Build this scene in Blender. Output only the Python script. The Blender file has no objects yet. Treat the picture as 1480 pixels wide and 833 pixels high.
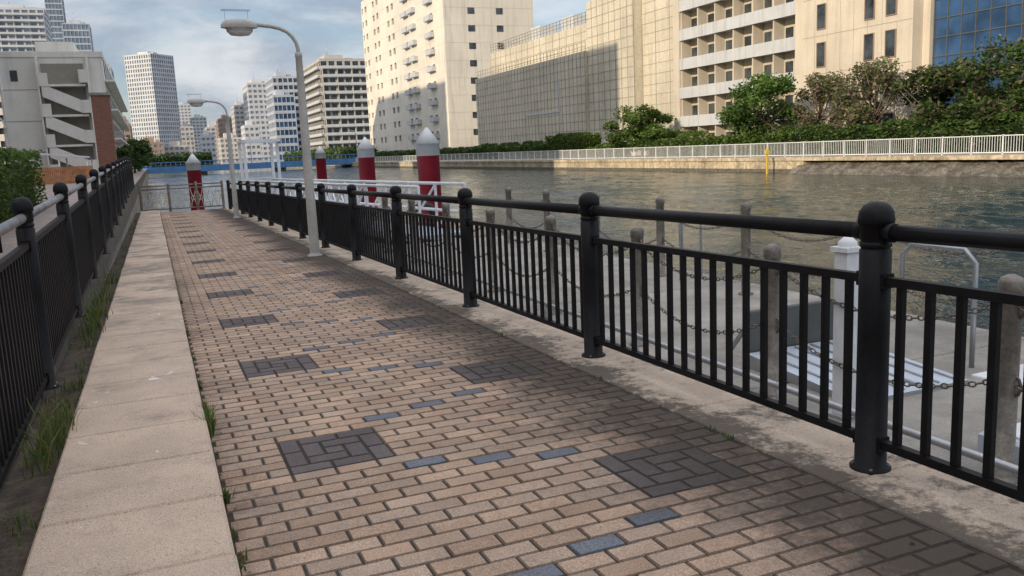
import bpy, math, random
import numpy as np
from mathutils import Vector, Matrix
random.seed(7)
R=random.random
def U(a,b): return a+(b-a)*R()
scene=bpy.context.scene
scene.view_settings.view_transform='Standard'
try: scene.view_settings.look='None'
except Exception: pass
scene.view_settings.exposure=0

# ---------------------------------------------------------------- materials
def newmat(name):
    m=bpy.data.materials.new(name); m.use_nodes=True
    nt=m.node_tree; nt.nodes.clear()
    out=nt.nodes.new('ShaderNodeOutputMaterial')
    return m,nt,out
class N:
    def __init__(s,nt): s.nt=nt
    def n(s,t,**k):
        x=s.nt.nodes.new(t)
        for a,b in k.items(): setattr(x,a,b)
        return x
    def l(s,a,b): s.nt.links.new(a,b)
    def mix(s,fac,a,b,bt='MIX'):
        x=s.nt.nodes.new('ShaderNodeMix'); x.data_type='RGBA'; x.blend_type=bt
        for i,val in ((0,fac),(6,a),(7,b)):
            if hasattr(val,'is_output'): s.l(val,x.inputs[i])
            else: x.inputs[i].default_value=val if i==0 else (tuple(val)+(1,))[:4]
        return x.outputs[2]
    def noise(s,scale,detail=4,rough=.55,vec=None,dist=0):
        x=s.n('ShaderNodeTexNoise'); x.inputs['Scale'].default_value=scale
        x.inputs['Detail'].default_value=detail; x.inputs['Roughness'].default_value=rough
        x.inputs['Distortion'].default_value=dist
        if vec is not None: s.l(vec,x.inputs['Vector'])
        return x.outputs[0]
    def ramp(s,fac,a,b,c0=0.,c1=1.):
        x=s.n('ShaderNodeMapRange'); x.interpolation_type='SMOOTHSTEP'
        s.l(fac,x.inputs[0]); x.inputs[1].default_value=a; x.inputs[2].default_value=b
        x.inputs[3].default_value=c0; x.inputs[4].default_value=c1
        return x.outputs[0]
    def math(s,op,a,b=0.):
        x=s.n('ShaderNodeMath',operation=op)
        for i,v in ((0,a),(1,b)):
            if hasattr(v,'is_output'): s.l(v,x.inputs[i])
            else: x.inputs[i].default_value=v
        return x.outputs[0]
    def geo(s):
        return s.n('ShaderNodeNewGeometry').outputs['Position']
def M(name,col,rough=.7,var=.18,scale=2.,fine=None,bump=0.,bscale=40.,metal=0.,streak=0.,attr=False,spec=.5,stain=None,speck=None):
    m,nt,out=newmat(name); g=N(nt)
    p=g.n('ShaderNodeBsdfPrincipled')
    g.l(p.outputs[0],out.inputs[0])
    pos=g.geo()
    if attr:
        a=g.n('ShaderNodeVertexColor'); a.layer_name='Col'; c=a.outputs[0]
    else:
        r=g.n('ShaderNodeRGB'); r.outputs[0].default_value=tuple(col)+(1,); c=r.outputs[0]
    nz=g.noise(scale,5,.6,pos)
    lo=1-var; hi=1+var
    f=g.ramp(nz,.3,.7,lo,hi)
    cc=g.n('ShaderNodeCombineColor'); 
    for i in range(3): g.l(f,cc.inputs[i])
    c=g.mix(1.,c,cc.outputs[0],'MULTIPLY')
    if fine:
        nf=g.noise(fine[0],3,.7,pos); ff=g.ramp(nf,.3,.7,1-fine[1],1+fine[1])
        c2=g.n('ShaderNodeCombineColor')
        for i in range(3): g.l(ff,c2.inputs[i])
        c=g.mix(1.,c,c2.outputs[0],'MULTIPLY')
    if streak:
        mp=g.n('ShaderNodeMapping'); mp.inputs['Scale'].default_value=(1.2,1.2,.08); g.l(pos,mp.inputs[0])
        ns=g.noise(1.5,4,.6,mp.outputs[0]); fs=g.ramp(ns,.45,.75,0,streak)
        c=g.mix(fs,c,(.12,.11,.10))
    if stain: c=stain(g,pos,c)
    g.l(c,p.inputs['Base Color'])
    p.inputs['Roughness'].default_value=rough; p.inputs['Metallic'].default_value=metal
    p.inputs['Specular IOR Level'].default_value=spec
    if bump:
        b=g.n('ShaderNodeBump'); b.inputs['Strength'].default_value=bump; b.inputs['Distance'].default_value=.01
        g.l(g.noise(bscale,4,.6,pos),b.inputs['Height']); g.l(b.outputs[0],p.inputs['Normal'])
    return m

def stain_path(g,pos,c):
    sx=g.n('ShaderNodeSeparateXYZ'); g.l(pos,sx.inputs[0])
    x=sx.outputs[0]
    n1=g.noise(.8,6,.7,pos); n2=g.noise(6,6,.75,pos); n3=g.noise(28,4,.7,pos)
    right=g.ramp(x,1.5,2.42,0,.86)
    left=g.ramp(x,.15,.45,.28,0)
    e=g.math('ADD',right,left)
    s=g.math('ADD',e,g.ramp(n1,.3,.75,-.12,.36))
    s=g.math('ADD',s,g.ramp(n2,.25,.75,-.16,.20))
    s=g.math('ADD',s,g.ramp(n3,.3,.7,-.10,.10))
    f=g.ramp(s,.0,1.02,0.03,.93)
    return g.mix(f,c,(.060,.051,.044))
def stain_curb(g,pos,c):
    sx=g.n('ShaderNodeSeparateXYZ'); g.l(pos,sx.inputs[0])
    n1=g.noise(1.6,6,.7,pos); n2=g.noise(14,5,.75,pos)
    e=g.ramp(sx.outputs[0],2.46,2.80,.68,.06)
    s=g.math('ADD',e,g.ramp(n1,.35,.68,-.2,.42)); s=g.math('ADD',s,g.ramp(n2,.3,.7,-.28,.28))
    f=g.ramp(s,.12,.70,0,.88)
    return g.mix(f,c,(.075,.067,.057))
def stain_coping(g,pos,c):
    n=g.noise(170,2,.5,pos); c=g.mix(g.ramp(n,.54,.66,0,.65),c,(.20,.14,.10))
    n=g.noise(120,2,.5,pos); c=g.mix(g.ramp(n,.56,.68,0,.5),c,(.80,.70,.60))
    n3=g.noise(3.2,6,.75,pos); c=g.mix(g.ramp(n3,.5,.78,0,.5),c,(.15,.13,.11))
    sx=g.n('ShaderNodeSeparateXYZ'); g.l(pos,sx.inputs[0])
    far=g.ramp(sx.outputs[1],4.5,12.,0,1); n4=g.noise(1.6,6,.7,pos)
    c=g.mix(g.math('MULTIPLY',far,g.ramp(n4,.40,.62,0,.62)),c,(.14,.13,.12))
    n5=g.noise(5.3,3,.5,pos,.6); c=g.mix(g.ramp(n5,.715,.73,0,.9),c,(.78,.80,.82))
    return c
def stain_quay(g,pos,c):
    n3=g.noise(.9,6,.7,pos); c=g.mix(g.ramp(n3,.42,.7,0,.6),c,(.14,.13,.12))
    n4=g.noise(9,4,.7,pos); c=g.mix(g.ramp(n4,.55,.75,0,.4),c,(.10,.10,.09))
    return c
m_brick=M('paver_clay',(0,0,0),.85,.14,3,(150,.36),.6,120,attr=True,stain=stain_path,spec=.3)
m_grout=M('paver_joint_sand',(.040,.034,.028),.95,.3,20)
m_coping=M('granite_coping',(.62,.485,.38),.85,.10,2,None,.8,150,stain=stain_coping,spec=.3)
m_curb=M('granite_curb',(.54,.44,.35),.85,.12,3,(130,.25),.6,130,stain=stain_curb,spec=.3)
m_conc=M('concrete_quay',(.35,.33,.295),.85,.15,2,(60,.15),.4,60,stain=stain_quay,spec=.3)
m_wallc=M('concrete_wall',(.30,.27,.23),.9,.2,.5,(6,.15),streak=.5)
m_plinth=M('mossy_concrete',(.12,.11,.09),.95,.35,4,(30,.3),.5,30)
m_black=M('black_paint',(.010,.010,.012),.5,.25,8,(60,.2),.2,90,spec=.2)
m_steel=M('galvanised_pipe',(.40,.41,.43),.38,.12,6,metal=.6)
m_dsteel=M('worn_steel_rail',(.20,.20,.21),.42,.3,5,(40,.3),metal=.4)
m_pole=M('lamp_pole_paint',(.48,.46,.43),.5,.1,3,(30,.08),streak=.15)
m_lens=M('lamp_lens',(.62,.62,.58),.25,.05)
m_bol=M('bollard_steel',(.20,.18,.155),.5,.3,9,(50,.2),metal=.3,streak=.3)
m_chain=M('chain_steel',(.16,.14,.12),.5,.3,20,metal=.5)
m_white=M('white_paint',(.74,.76,.78),.5,.08,2,(20,.05),streak=.15)
m_alu=M('aluminium_sheet',(.52,.58,.66),.45,.08,4,metal=.15,streak=.15)
m_dgrey=M('dark_grey_panel',(.09,.095,.09),.6,.15,5)
m_red=M('red_pile_paint',(.40,.022,.045),.5,.2,1.5,streak=.3)
m_soil=M('soil',(.065,.05,.035),.95,.4,8,(50,.4),.8,30)
m_walk=M('walkway_pavement',(.30,.25,.23),.9,.15,1.5,(20,.2),.3,50)
m_land=M('ground_asphalt',(.10,.10,.095),.9,.2,.4)
m_rock=M('riprap_stone',(.12,.108,.088),.9,.45,1.3,(6,.4),.8,5)
m_bankw=M('embankment_concrete',(.44,.37,.26),.9,.28,.5,(4,.25),streak=.6)
m_glass=M('window_glass',(.04,.05,.06),.12,.75,.6,spec=.6)
m_glassb=M('blue_curtain_glass',(.03,.08,.18),.1,.45,.3,spec=.8)
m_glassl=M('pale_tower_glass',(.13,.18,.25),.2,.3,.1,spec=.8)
m_cream=M('cream_render',(.78,.765,.72),.85,.06,.5,(8,.04),streak=.15)
m_whiteb=M('white_render',(.68,.64,.56),.85,.08,.12,(8,.04),streak=.25)
m_beige=M('beige_tile',(.56,.50,.41),.8,.09,.2,(9,.06),streak=.2)
m_mesh=M('metal_screen_panel',(.56,.51,.41),.75,.14,.12,(5,.10),streak=.3)
m_seam=M('panel_seam',(.28,.26,.22),.8,.1,1)
m_grey=M('grey_tile',(.42,.41,.39),.85,.1,.3)
m_greyb=M('bluegrey_panel',(.40,.44,.50),.7,.1,.2)
m_farw=M('hazed_far_render',(.50,.52,.55),.9,.06,.1)  # paler and bluer: distance haze painted into the wall colour
m_farb=M('hazed_sandy_render',(.48,.46,.44),.9,.06,.1)  # sandy wall muted, with the distance haze in its base colour
m_farg=M('hazed_window_glass',(.17,.21,.27),.45,.3,.2)  # lightened far glass, haze put into the colour
m_balc=M('balcony_parapet',(.50,.52,.54),.7,.06,.5,streak=.25)
m_brown=M('brown_tile',(.30,.22,.17),.8,.1,.4)
m_bluep=M('bridge_blue_paint',(.09,.25,.52),.5,.12,.4)
m_orange=M('cedar_fence_wood',(.40,.18,.08),.8,.25,3)
m_yel=M('yellow_paint',(.62,.42,.05),.6,.1)
m_bark=M('bark',(.13,.10,.075),.9,.3,6,(30,.3))
m_rubber=M('black_rubber',(.02,.02,.02),.7,.2)
def redbrick():
    m,nt,out=newmat('red_brick_wall'); g=N(nt); p=g.n('ShaderNodeBsdfPrincipled'); g.l(p.outputs[0],out.inputs[0])
    b=g.n('ShaderNodeTexBrick'); pos=g.geo(); mp=g.n('ShaderNodeMapping'); mp.inputs['Rotation'].default_value=(math.radians(90),0,0)
    g.l(pos,mp.inputs[0]); g.l(mp.outputs[0],b.inputs[0]); b.inputs['Scale'].default_value=2.
    b.inputs['Color1'].default_value=(.28,.11,.07,1); b.inputs['Color2'].default_value=(.20,.08,.055,1); b.inputs['Mortar'].default_value=(.2,.17,.15,1)
    g.l(b.outputs[0],p.inputs[0]); p.inputs['Roughness'].default_value=.9
    return m
m_rbrick=redbrick()
def leafmat(name,rough=.55):
    m,nt,out=newmat(name); g=N(nt)
    a=g.n('ShaderNodeVertexColor'); a.layer_name='Col'
    d=g.n('ShaderNodeBsdfPrincipled'); d.inputs['Roughness'].default_value=rough; d.inputs['Specular IOR Level'].default_value=.3
    t=g.n('ShaderNodeBsdfTranslucent'); x=g.n('ShaderNodeMixShader'); x.inputs[0].default_value=.35
    g.l(a.outputs[0],d.inputs[0]); g.l(a.outputs[0],t.inputs[0]); g.l(d.outputs[0],x.inputs[1]); g.l(t.outputs[0],x.inputs[2]); g.l(x.outputs[0],out.inputs[0])
    return m
m_leaf=leafmat('leaves')
def watermat():
    m,nt,out=newmat('river_water'); g=N(nt); p=g.n('ShaderNodeBsdfPrincipled'); g.l(p.outputs[0],out.inputs[0])
    p.inputs['Base Color'].default_value=(.020,.036,.034,1); p.inputs['Roughness'].default_value=.05; p.inputs['IOR'].default_value=1.33
    p.inputs['Specular IOR Level'].default_value=.6
    pos=g.geo()
    mp=g.n('ShaderNodeMapping'); mp.inputs['Scale'].default_value=(1.,.6,1); mp.inputs['Rotation'].default_value=(0,0,.7); g.l(pos,mp.inputs[0])
    n1=g.noise(2.2,3,.6,mp.outputs[0],.5); n2=g.noise(7,3,.6,mp.outputs[0],.6)
    h=g.math('ADD',g.math('MULTIPLY',n1,.9),g.math('MULTIPLY',n2,.22))
    b=g.n('ShaderNodeBump'); b.inputs['Distance'].default_value=.085; b.inputs['Strength'].default_value=1.; g.l(h,b.inputs['Height']); g.l(b.outputs[0],p.inputs['Normal'])
    return m
m_water=watermat()

# ---------------------------------------------------------------- mesh builder
class B:
    def __init__(s): s.v=[];s.f=[];s.m=[];s.sm=[];s.c=[];s.mats=[];s.usec=False
    def mi(s,m):
        if m not in s.mats: s.mats.append(m)
        return s.mats.index(m)
    def face(s,idx,m,smooth=False,col=(1,1,1)):
        s.f.append(idx); s.m.append(s.mi(m)); s.sm.append(smooth); s.c.append(col)
    def quad(s,ps,m,smooth=False,col=(1,1,1)):
        k=len(s.v); s.v+= [tuple(p) for p in ps]; s.face(tuple(range(k,k+len(ps))),m,smooth,col)
    def box(s,x0,x1,y0,y1,z0,z1,m,col=(1,1,1)):
        if x0>x1:x0,x1=x1,x0
        if y0>y1:y0,y1=y1,y0
        k=len(s.v)
        s.v+=[(x0,y0,z0),(x1,y0,z0),(x1,y1,z0),(x0,y1,z0),(x0,y0,z1),(x1,y0,z1),(x1,y1,z1),(x0,y1,z1)]
        for q in ((3,2,1,0),(4,5,6,7),(0,1,5,4),(1,2,6,5),(2,3,7,6),(3,0,4,7)): s.face(tuple(k+i for i in q),m,False,col)
    def cbox(s,x0,x1,y0,y1,z0,z1,m,c=.02):
        k=len(s.v)
        s.v+=[(x0,y0,z0),(x1,y0,z0),(x1,y1,z0),(x0,y1,z0),(x0,y0,z1-c),(x1,y0,z1-c),(x1,y1,z1-c),(x0,y1,z1-c),
              (x0+c,y0+c,z1),(x1-c,y0+c,z1),(x1-c,y1-c,z1),(x0+c,y1-c,z1)]
        for q in ((3,2,1,0),(8,9,10,11),(0,1,5,4),(1,2,6,5),(2,3,7,6),(3,0,4,7),(4,5,9,8),(5,6,10,9),(6,7,11,10),(7,4,8,11)):
            s.face(tuple(k+i for i in q),m)
    def beam(s,p0,p1,w,h,m):
        p0=Vector(p0);p1=Vector(p1);d=(p1-p0).normalized()
        up=Vector((0,0,1)) if abs(d.z)<.95 else Vector((0,1,0))
        r=d.cross(up).normalized(); u=r.cross(d).normalized()
        k=len(s.v)
        for p in (p0,p1):
            for a,b in ((-1,-1),(1,-1),(1,1),(-1,1)): s.v.append(tuple(p+r*a*w/2+u*b*h/2))
        for q in ((3,2,1,0),(4,5,6,7),(0,1,5,4),(1,2,6,5),(2,3,7,6),(3,0,4,7)): s.face(tuple(k+i for i in q),m)
    def tube(s,pts,r,m,seg=10,cap=True):
        pts=[Vector(p) for p in pts]; n=len(pts); k=len(s.v)
        rs=r if isinstance(r,(list,tuple)) else [r]*n
        ref=None
        for i,p in enumerate(pts):
            d=(pts[min(i+1,n-1)]-pts[max(i-1,0)]).normalized()
            if ref is None:
                ref=Vector((0,0,1)) if abs(d.z)<.9 else Vector((1,0,0))
            a=d.cross(ref).normalized(); b=a.cross(d).normalized(); ref=b
            for j in range(seg):
                t=2*math.pi*j/seg; s.v.append(tuple(p+(a*math.cos(t)+b*math.sin(t))*rs[i]))
        for i in range(n-1):
            for j in range(seg):
                s.face((k+i*seg+j,k+i*seg+(j+1)%seg,k+(i+1)*seg+(j+1)%seg,k+(i+1)*seg+j),m,True)
        if cap:
            s.face(tuple(k+j for j in range(seg))[::-1],m); s.face(tuple(k+(n-1)*seg+j for j in range(seg)),m)
    def lathe(s,c,prof,m,seg=16,mats=None):
        k=len(s.v); n=len(prof)
        for r,z in prof:
            for j in range(seg):
                t=2*math.pi*j/seg; s.v.append((c[0]+r*math.cos(t),c[1]+r*math.sin(t),c[2]+z))
        for i in range(n-1):
            mm=mats[i] if mats else m
            for j in range(seg):
                s.face((k+i*seg+j,k+i*seg+(j+1)%seg,k+(i+1)*seg+(j+1)%seg,k+(i+1)*seg+j),mm,True)
    def torus(s,c,d,nrm,R1,L,r,m,seg=8,sub=4):
        d=Vector(d).normalized(); n=Vector(nrm); n=(n-d*n.dot(d)).normalized(); w=n.cross(d); k=len(s.v)
        for i in range(seg):
            t=2*math.pi*i/seg; ct,st=math.cos(t),math.sin(t)
            ce=Vector(c)+d*ct*L+w*st*R1; o=(d*ct+w*st).normalized()
            for j in range(sub):
                a=2*math.pi*j/sub; s.v.append(tuple(ce+(o*math.cos(a)+n*math.sin(a))*r))
        for i in range(seg):
            for j in range(sub):
                s.face((k+i*sub+j,k+((i+1)%seg)*sub+j,k+((i+1)%seg)*sub+(j+1)%sub,k+i*sub+(j+1)%sub),m,True)
    def done(s,name,zf=None,parent=None,loc=(0,0,0),rot=0.):
        me=bpy.data.meshes.new(name)
        vs=s.v if zf is None else [(x,y,z+zf(y)) for x,y,z in s.v]
        me.from_pydata(vs,[],s.f)
        for m in s.mats: me.materials.append(m)
        me.polygons.foreach_set('material_index',s.m); me.polygons.foreach_set('use_smooth',s.sm)
        if s.usec:
            ca=me.color_attributes.new('Col','FLOAT_COLOR','CORNER'); buf=[]
            for f,c in zip(s.f,s.c): buf+=(list(c)+[1.])*len(f)
            ca.data.foreach_set('color',buf)
        me.update()
        o=bpy.data.objects.new(name,me); scene.collection.objects.link(o)
        o.location=loc; o.rotation_euler=(0,0,rot)
        if parent: o.parent=parent
        return o
SL=.0139
ramp=lambda y:-SL*y
def walkz(y): return 0. if y<4 else min(.5,(y-4)*.018)

# ---------------------------------------------------------------- terrain
b=B()
WZ=-1.3
xs=[(-3000,-.75,-.15),(44.4,3000,-.40)]
for x0,x1,z in xs:
    b.quad([(x0,-800,z),(x1,-800,z),(x1,480,z),(x0,480,z)],m_land)
b.quad([(-.75,-800,-.15),(-.75,480,-.15),(-.75,480,-4),(-.75,-800,-4)],m_wallc)
b.quad([(44.4,-800,-.4),(44.4,-800,-4),(44.4,480,-4),(44.4,480,-.4)],m_wallc)
b.quad([(-.75,-800,-4),(44.4,-800,-4),(44.4,480,-4),(-.75,480,-4)],m_soil)
b.quad([(-3000,480,-.15),(3000,480,-.4),(4000,6000,-.3),(-4000,6000,-.3)],m_land)
b.quad([(-.75,480,-4),(44.4,480,-4),(44.4,480,-.4),(-.75,480,-.15)],m_wallc)
b.done('ground')
# river with real ripples (summed wave trains)
rng=np.random.RandomState(3)
gx=np.concatenate([[-.74],np.arange(2.0,44.4,.21)]); gy=np.concatenate([[-300,-60],np.arange(-6,50,.21),np.arange(50,110,.33),np.arange(110,200,.6),np.arange(200,479,3.)])
XX,YY=np.meshgrid(gx,gy)
Z=np.zeros_like(XX)
for i in range(34):
    lam=.75*(1.065**i); an=math.radians(rng.normal(205,38)); k=2*math.pi/lam; sl=.021*(1.0 if lam<3.5 else .7)
    ph=rng.uniform(0,6.28); wob=.9*np.sin(XX*.21+ph)+.8*np.sin(YY*.17+ph*2)
    arg=k*(XX*math.cos(an)+YY*math.sin(an))+ph+wob
    fade=1.0 if lam>1.4 else np.clip((90-YY)/50,0,1)
    Z+=sl/k*fade*(np.sin(arg)+.25*np.sin(2*arg+.5*ph))
gust=.66+.34*np.sin(XX*.13+.8*np.sin(YY*.09))*np.cos(YY*.11+XX*.05)
Z=Z*gust; Z[YY>200]*=.3; Z+=WZ
ny_,nx_=XX.shape
me=bpy.data.meshes.new('river_water'); vs=np.stack([XX,YY,Z],-1).reshape(-1,3)
idx=np.arange(ny_*nx_).reshape(ny_,nx_); fs=np.stack([idx[:-1,:-1],idx[:-1,1:],idx[1:,1:],idx[1:,:-1]],-1).reshape(-1,4)
me.from_pydata(vs.tolist(),[],fs.tolist()); me.materials.append(m_water); me.polygons.foreach_set('use_smooth',[True]*len(fs)); me.update()
ow=bpy.data.objects.new('river_water',me); scene.collection.objects.link(ow)

# ---------------------------------------------------------------- brick path
b=B(); b.usec=True
P=.105; Y0=2.85
def brick(x0,x1,y0,y1,col,dz=0.):
    g=.0042; c=.005; x0+=g;x1-=g;y0+=g;y1-=g
    if x1-x0<.02: return
    k=len(b.v); zt=dz; zb=-.008
    t1,t2,t3,t4=[zt+U(-.0008,.0008) for _ in range(4)]
    b.v+=[(x0,y0,zb),(x1,y0,zb),(x1,y1,zb),(x0,y1,zb),(x0+c,y0+c,t1),(x1-c,y0+c,t2),(x1-c,y1-c,t3),(x0+c,y1-c,t4)]
    b.face((k+4,k+5,k+6,k+7),m_brick,False,col)
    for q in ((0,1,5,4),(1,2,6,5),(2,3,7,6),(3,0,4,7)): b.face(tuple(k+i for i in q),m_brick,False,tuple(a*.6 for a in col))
def tan():
    f=U(.80,1.15); w=U(-.02,.02)
    return (.445*f+w,.322*f,.240*f-w*.5)
def dk():
    f=U(.85,1.15); return (.125*f,.105*f,.105*f)
def bl():
    f=U(.9,1.1); return (.15*f,.165*f,.195*f)
XL,XR=.14,2.48
AX=(.457,.957); BX=(1.757,2.257)
r0=int((.4-Y0)/P)-1; r1=int((37-Y0)/P)
for r in range(r0,r1):
    y0=Y0+r*P; rr=r%20; off=.157+(.1 if r%2 else 0)
    cuts=[]
    if rr<5: cuts.append(BX)
    if 10<=rr<15: cuts.append(AX)
    tile={6:1.557,7:1.257,8:.957,16:.957,17:1.257,18:1.557}.get(rr)
    k=-2
    while off+.2*k<XR:
        a=off+.2*k; e=a+.2; k+=1
        segs=[(max(a,XL),min(e,XR))]
        for cx in cuts:
            ns=[]
            for s0,s1 in segs:
                if s1<=cx[0] or s0>=cx[1]: ns.append((s0,s1)); continue
                if s0<cx[0]: ns.append((s0,cx[0]))
                if s1>cx[1]: ns.append((cx[1],s1))
            segs=ns
        for s0,s1 in segs:
            if s1-s0<.03: continue
            col=tan()
            if tile and abs(a-tile)<.01: col=bl()
            brick(s0,s1,y0,y0+P,col,U(-.0014,.0014))
    if rr in(0,10):
        X=(BX if rr==0 else AX)[0]
        for cx,cy,w,h in ((0,0,2,1),(2,0,2,1),(4,0,1,2),(4,2,1,2),(3,4,2,1),(1,4,2,1),(0,3,1,2),(0,1,1,2),(1,1,2,1),(3,1,1,2),(2,3,2,1),(1,2,1,2),(2,2,1,1)):
            if y0+P*(cy+h)<37: brick(X+cx*.1,X+(cx+w)*.1,y0+cy*P,y0+(cy+h)*P,dk())
b.quad([(XL-.05,-6,-.007),(XR+.02,-6,-.007),(XR+.02,37,-.007),(XL-.05,37,-.007)],m_grout)
b.done('brick_path',ramp)
b=B(); b.box(-.74,2.93,-6,37.3,-3.5,-.05,m_wallc); b.done('path_foundation',ramp)
b=B(); y=-2.2
while y<37.2:
    b.cbox(2.483,2.98,y+.003,y+1.197,-.3,.004,m_curb,.006); y+=1.2
b.done('granite_curb',ramp)
b=B(); y=.55-3
while y<37.2:
    dz=U(-.003,.003); dx=U(-.004,.004); b.cbox(-.545+dx,.133+dx,y+.0035,y+.5965,-.4,.10+dz,m_coping,.012); y+=.6
b.done('stone_coping_wall',ramp)
b=B(); n=60
for i in range(n):
    y0=-2+i*.66; y1=y0+.66
    z0=.0+ramp(y0);z1=.0+ramp(y1)
    b.quad([(-.86,y0,z0),(-.54,y0,z0+.03),(-.54,y1,z1+.03),(-.86,y1,z1)],m_soil)
b.done('soil_strip')
b=B(); ys=[-30,4]+[4+i*2 for i in range(1,15)]+[60,90,200]
for y0,y1 in zip(ys,ys[1:]):
    z0,z1=walkz(y0)-.03,walkz(y1)-.03
    b.quad([(-9,y0,z0),(-.80,y0,z0),(-.80,y1,z1),(-9,y1,z1)],m_walk)
    b.quad([(-.80,y0,z0),(-.80,y0,-3),(-.80,y1,-3),(-.80,y1,z1)],m_plinth)
b.done('walkway')

# ---------------------------------------------------------------- railings
def railing(name,x,ys,zf,toptube,H=1.155,rail2=.83,rail1=.13,tubez=1.03,npk=17,mt=m_black,off=0.,r2m=None,pr=1.):
    b=B()
    for y in ys:
        z=zf(y)
        prof=[(.085,off),(.085,off+.015),(.066,off+.02),(.064,.60),(.064,H-.20),(.058,H-.197),(.058,H-.189),(.064,H-.186),(.064,H-.17),(.058,H-.167),(.058,H-.159),(.064,H-.155),(.064,H-.095),
              (.072,H-.09),(.073,H-.07),(.068,H-.04),(.052,H-.017),(.03,H-.004),(.001,H)]
        prof=[(r*pr,zz) for r,zz in prof]
        b.lathe((x,y,z),prof,mt,20)
        for k in range(4): b.lathe((x+.072*math.cos(.8+k*1.571),y+.072*math.sin(.8+k*1.571),z+.014),[(.008,0),(.008,.008),(.001,.01)],m_dsteel,6)
    for a,c in zip(ys,ys[1:]):
        za,zc=zf(a),zf(c)
        b.tube([(x,a+.05,za+tubez),(x,c-.05,zc+tubez)],.034*pr,toptube,12)
        b.tube([(x,a+.055,za+tubez),(x,a+.10,za+tubez)],.039*pr,mt,12); b.tube([(x,c-.10,zc+tubez),(x,c-.055,zc+tubez)],.039*pr,mt,12)
        for h in (rail2,rail1): 
            b.beam((x,a+.055,za+h),(x,c-.055,zc+h),.038,.036,(r2m or mt) if h==rail2 else mt)
            for yy,zz in ((a+.062,za),(c-.062,zc)): b.beam((x,yy-.012,zz+h),(x,yy+.012,zz+h),.058,.06,mt)
        for i in range(npk):
            t=(i+1)/(npk+1); y=a+(c-a)*t; z=za+(zc-za)*t
            b.box(x-.012,x+.012,y-.0155,y+.0155,z+rail1+.016,z+rail2-.016,mt)
    return b.done(name)
railing('riverside_railing',2.737,[.135+2.527*i-2.527 for i in range(17)][:16],ramp,m_black)
railing('walkway_railing',-.765,[-1.5+2.53*i for i in range(17)],lambda y:walkz(y)-.03,m_dsteel,H=1.23,rail1=.08,rail2=.93,tubez=1.10,npk=22,pr=.85)
b=B(); z=ramp(37)
for x in (-.5,.55,1.6,2.6):
    b.lathe((x,37.0,z),[(.05,0),(.05,1.1),(.04,1.14),(.001,1.16)],m_bol,12)
for h in (.12,.92,1.05): b.tube([(-.5,37,z+h),(2.6,37,z+h)],.024,m_bol,8)
for s0 in (-.5,.55,1.6):
    for k in range(4):
        c=s0+.13+.262*k
        for sg in (-1,1): b.tube([(c+sg*(.10*math.cos(t*math.pi/8)),37,z+.14+.76*t/8) for t in range(9)],.016,m_beige,6)
        b.tube([(c+.09*math.cos(t*math.pi/5),37,z+.5+.09*math.sin(t*math.pi/5)) for t in range(11)],.013,m_beige,6)
b.done('ornamental_end_railing')

# ---------------------------------------------------------------- lamps
def lamp(x,y,z,name='street_lamp',flip=-1,H=3.62):
    root=bpy.data.objects.new(name,None); scene.collection.objects.link(root); root.location=(x,y,z)
    b=B()
    b.lathe((0,0,0),[(.12,0),(.12,.02),(.085,.03),(.082,.06),(.074,1.0),(.068,2.0),(.06,2.7),(.052,3.16),(.057,3.165),(.057,3.23),(.045,3.235),(.001,3.236)],m_pole,18)
    b.box(-.035,.035,-.088,-.07,.45,.75,m_pole)
    a=flip
    pts=[(0,0,3.15),(0,0,3.28),(a*.02,0,3.38),(a*.07,0,3.47),(a*.15,0,3.55),(a*.26,0,3.60),(a*.40,0,3.63),(a*.62,0,3.65)]
    b.tube(pts,.03,m_pole,12); b.done('pole',parent=root)
    b=B(); c=a*.86; seg=20
    def ring(rx,ry,z,ox=0): 
        k=len(b.v)
        for j in range(seg):
            t=2*math.pi*j/seg; b.v.append((c+ox+rx*math.cos(t),ry*math.sin(t),z))
        return k
    prof=[(.275,.13,3.60),(.27,.135,3.64),(.24,.12,3.69),(.16,.08,3.725),(.02,.01,3.735)]
    ks=[ring(rx,ry,z) for rx,ry,z in prof]
    for p,q in zip(ks,ks[1:]):
        for j in range(seg): b.face((p+j,p+(j+1)%seg,q+(j+1)%seg,q+j),m_pole,True)
    prof=[(.275,.13,3.60),(.20,.12,3.585),(.19,.115,3.54),(.14,.09,3.49),(.01,.01,3.475)]
    ks=[ring(rx,ry,z) for rx,ry,z in prof]
    for i,(p,q) in enumerate(zip(ks,ks[1:])):
        for j in range(seg): b.face((p+j,q+j,q+(j+1)%seg,p+(j+1)%seg),m_pole if i<2 else m_lens,True)
    b.beam((c-.25,-.05,3.86),(c+.18,-.05,3.86),.008,.008,m_steel); b.beam((c-.25,.05,3.86),(c+.18,.05,3.86),.008,.008,m_steel)
    for dx in (-.2,.14): b.beam((c+dx,0,3.70),(c+dx,0,3.86),.006,.006,m_steel)
    b.done('lamp_head',parent=root)
lamp(2.33,14.06,ramp(14.06)); lamp(2.35,28.4,ramp(28.4)); lamp(-4.85,37,-.2,flip=-1)

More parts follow.
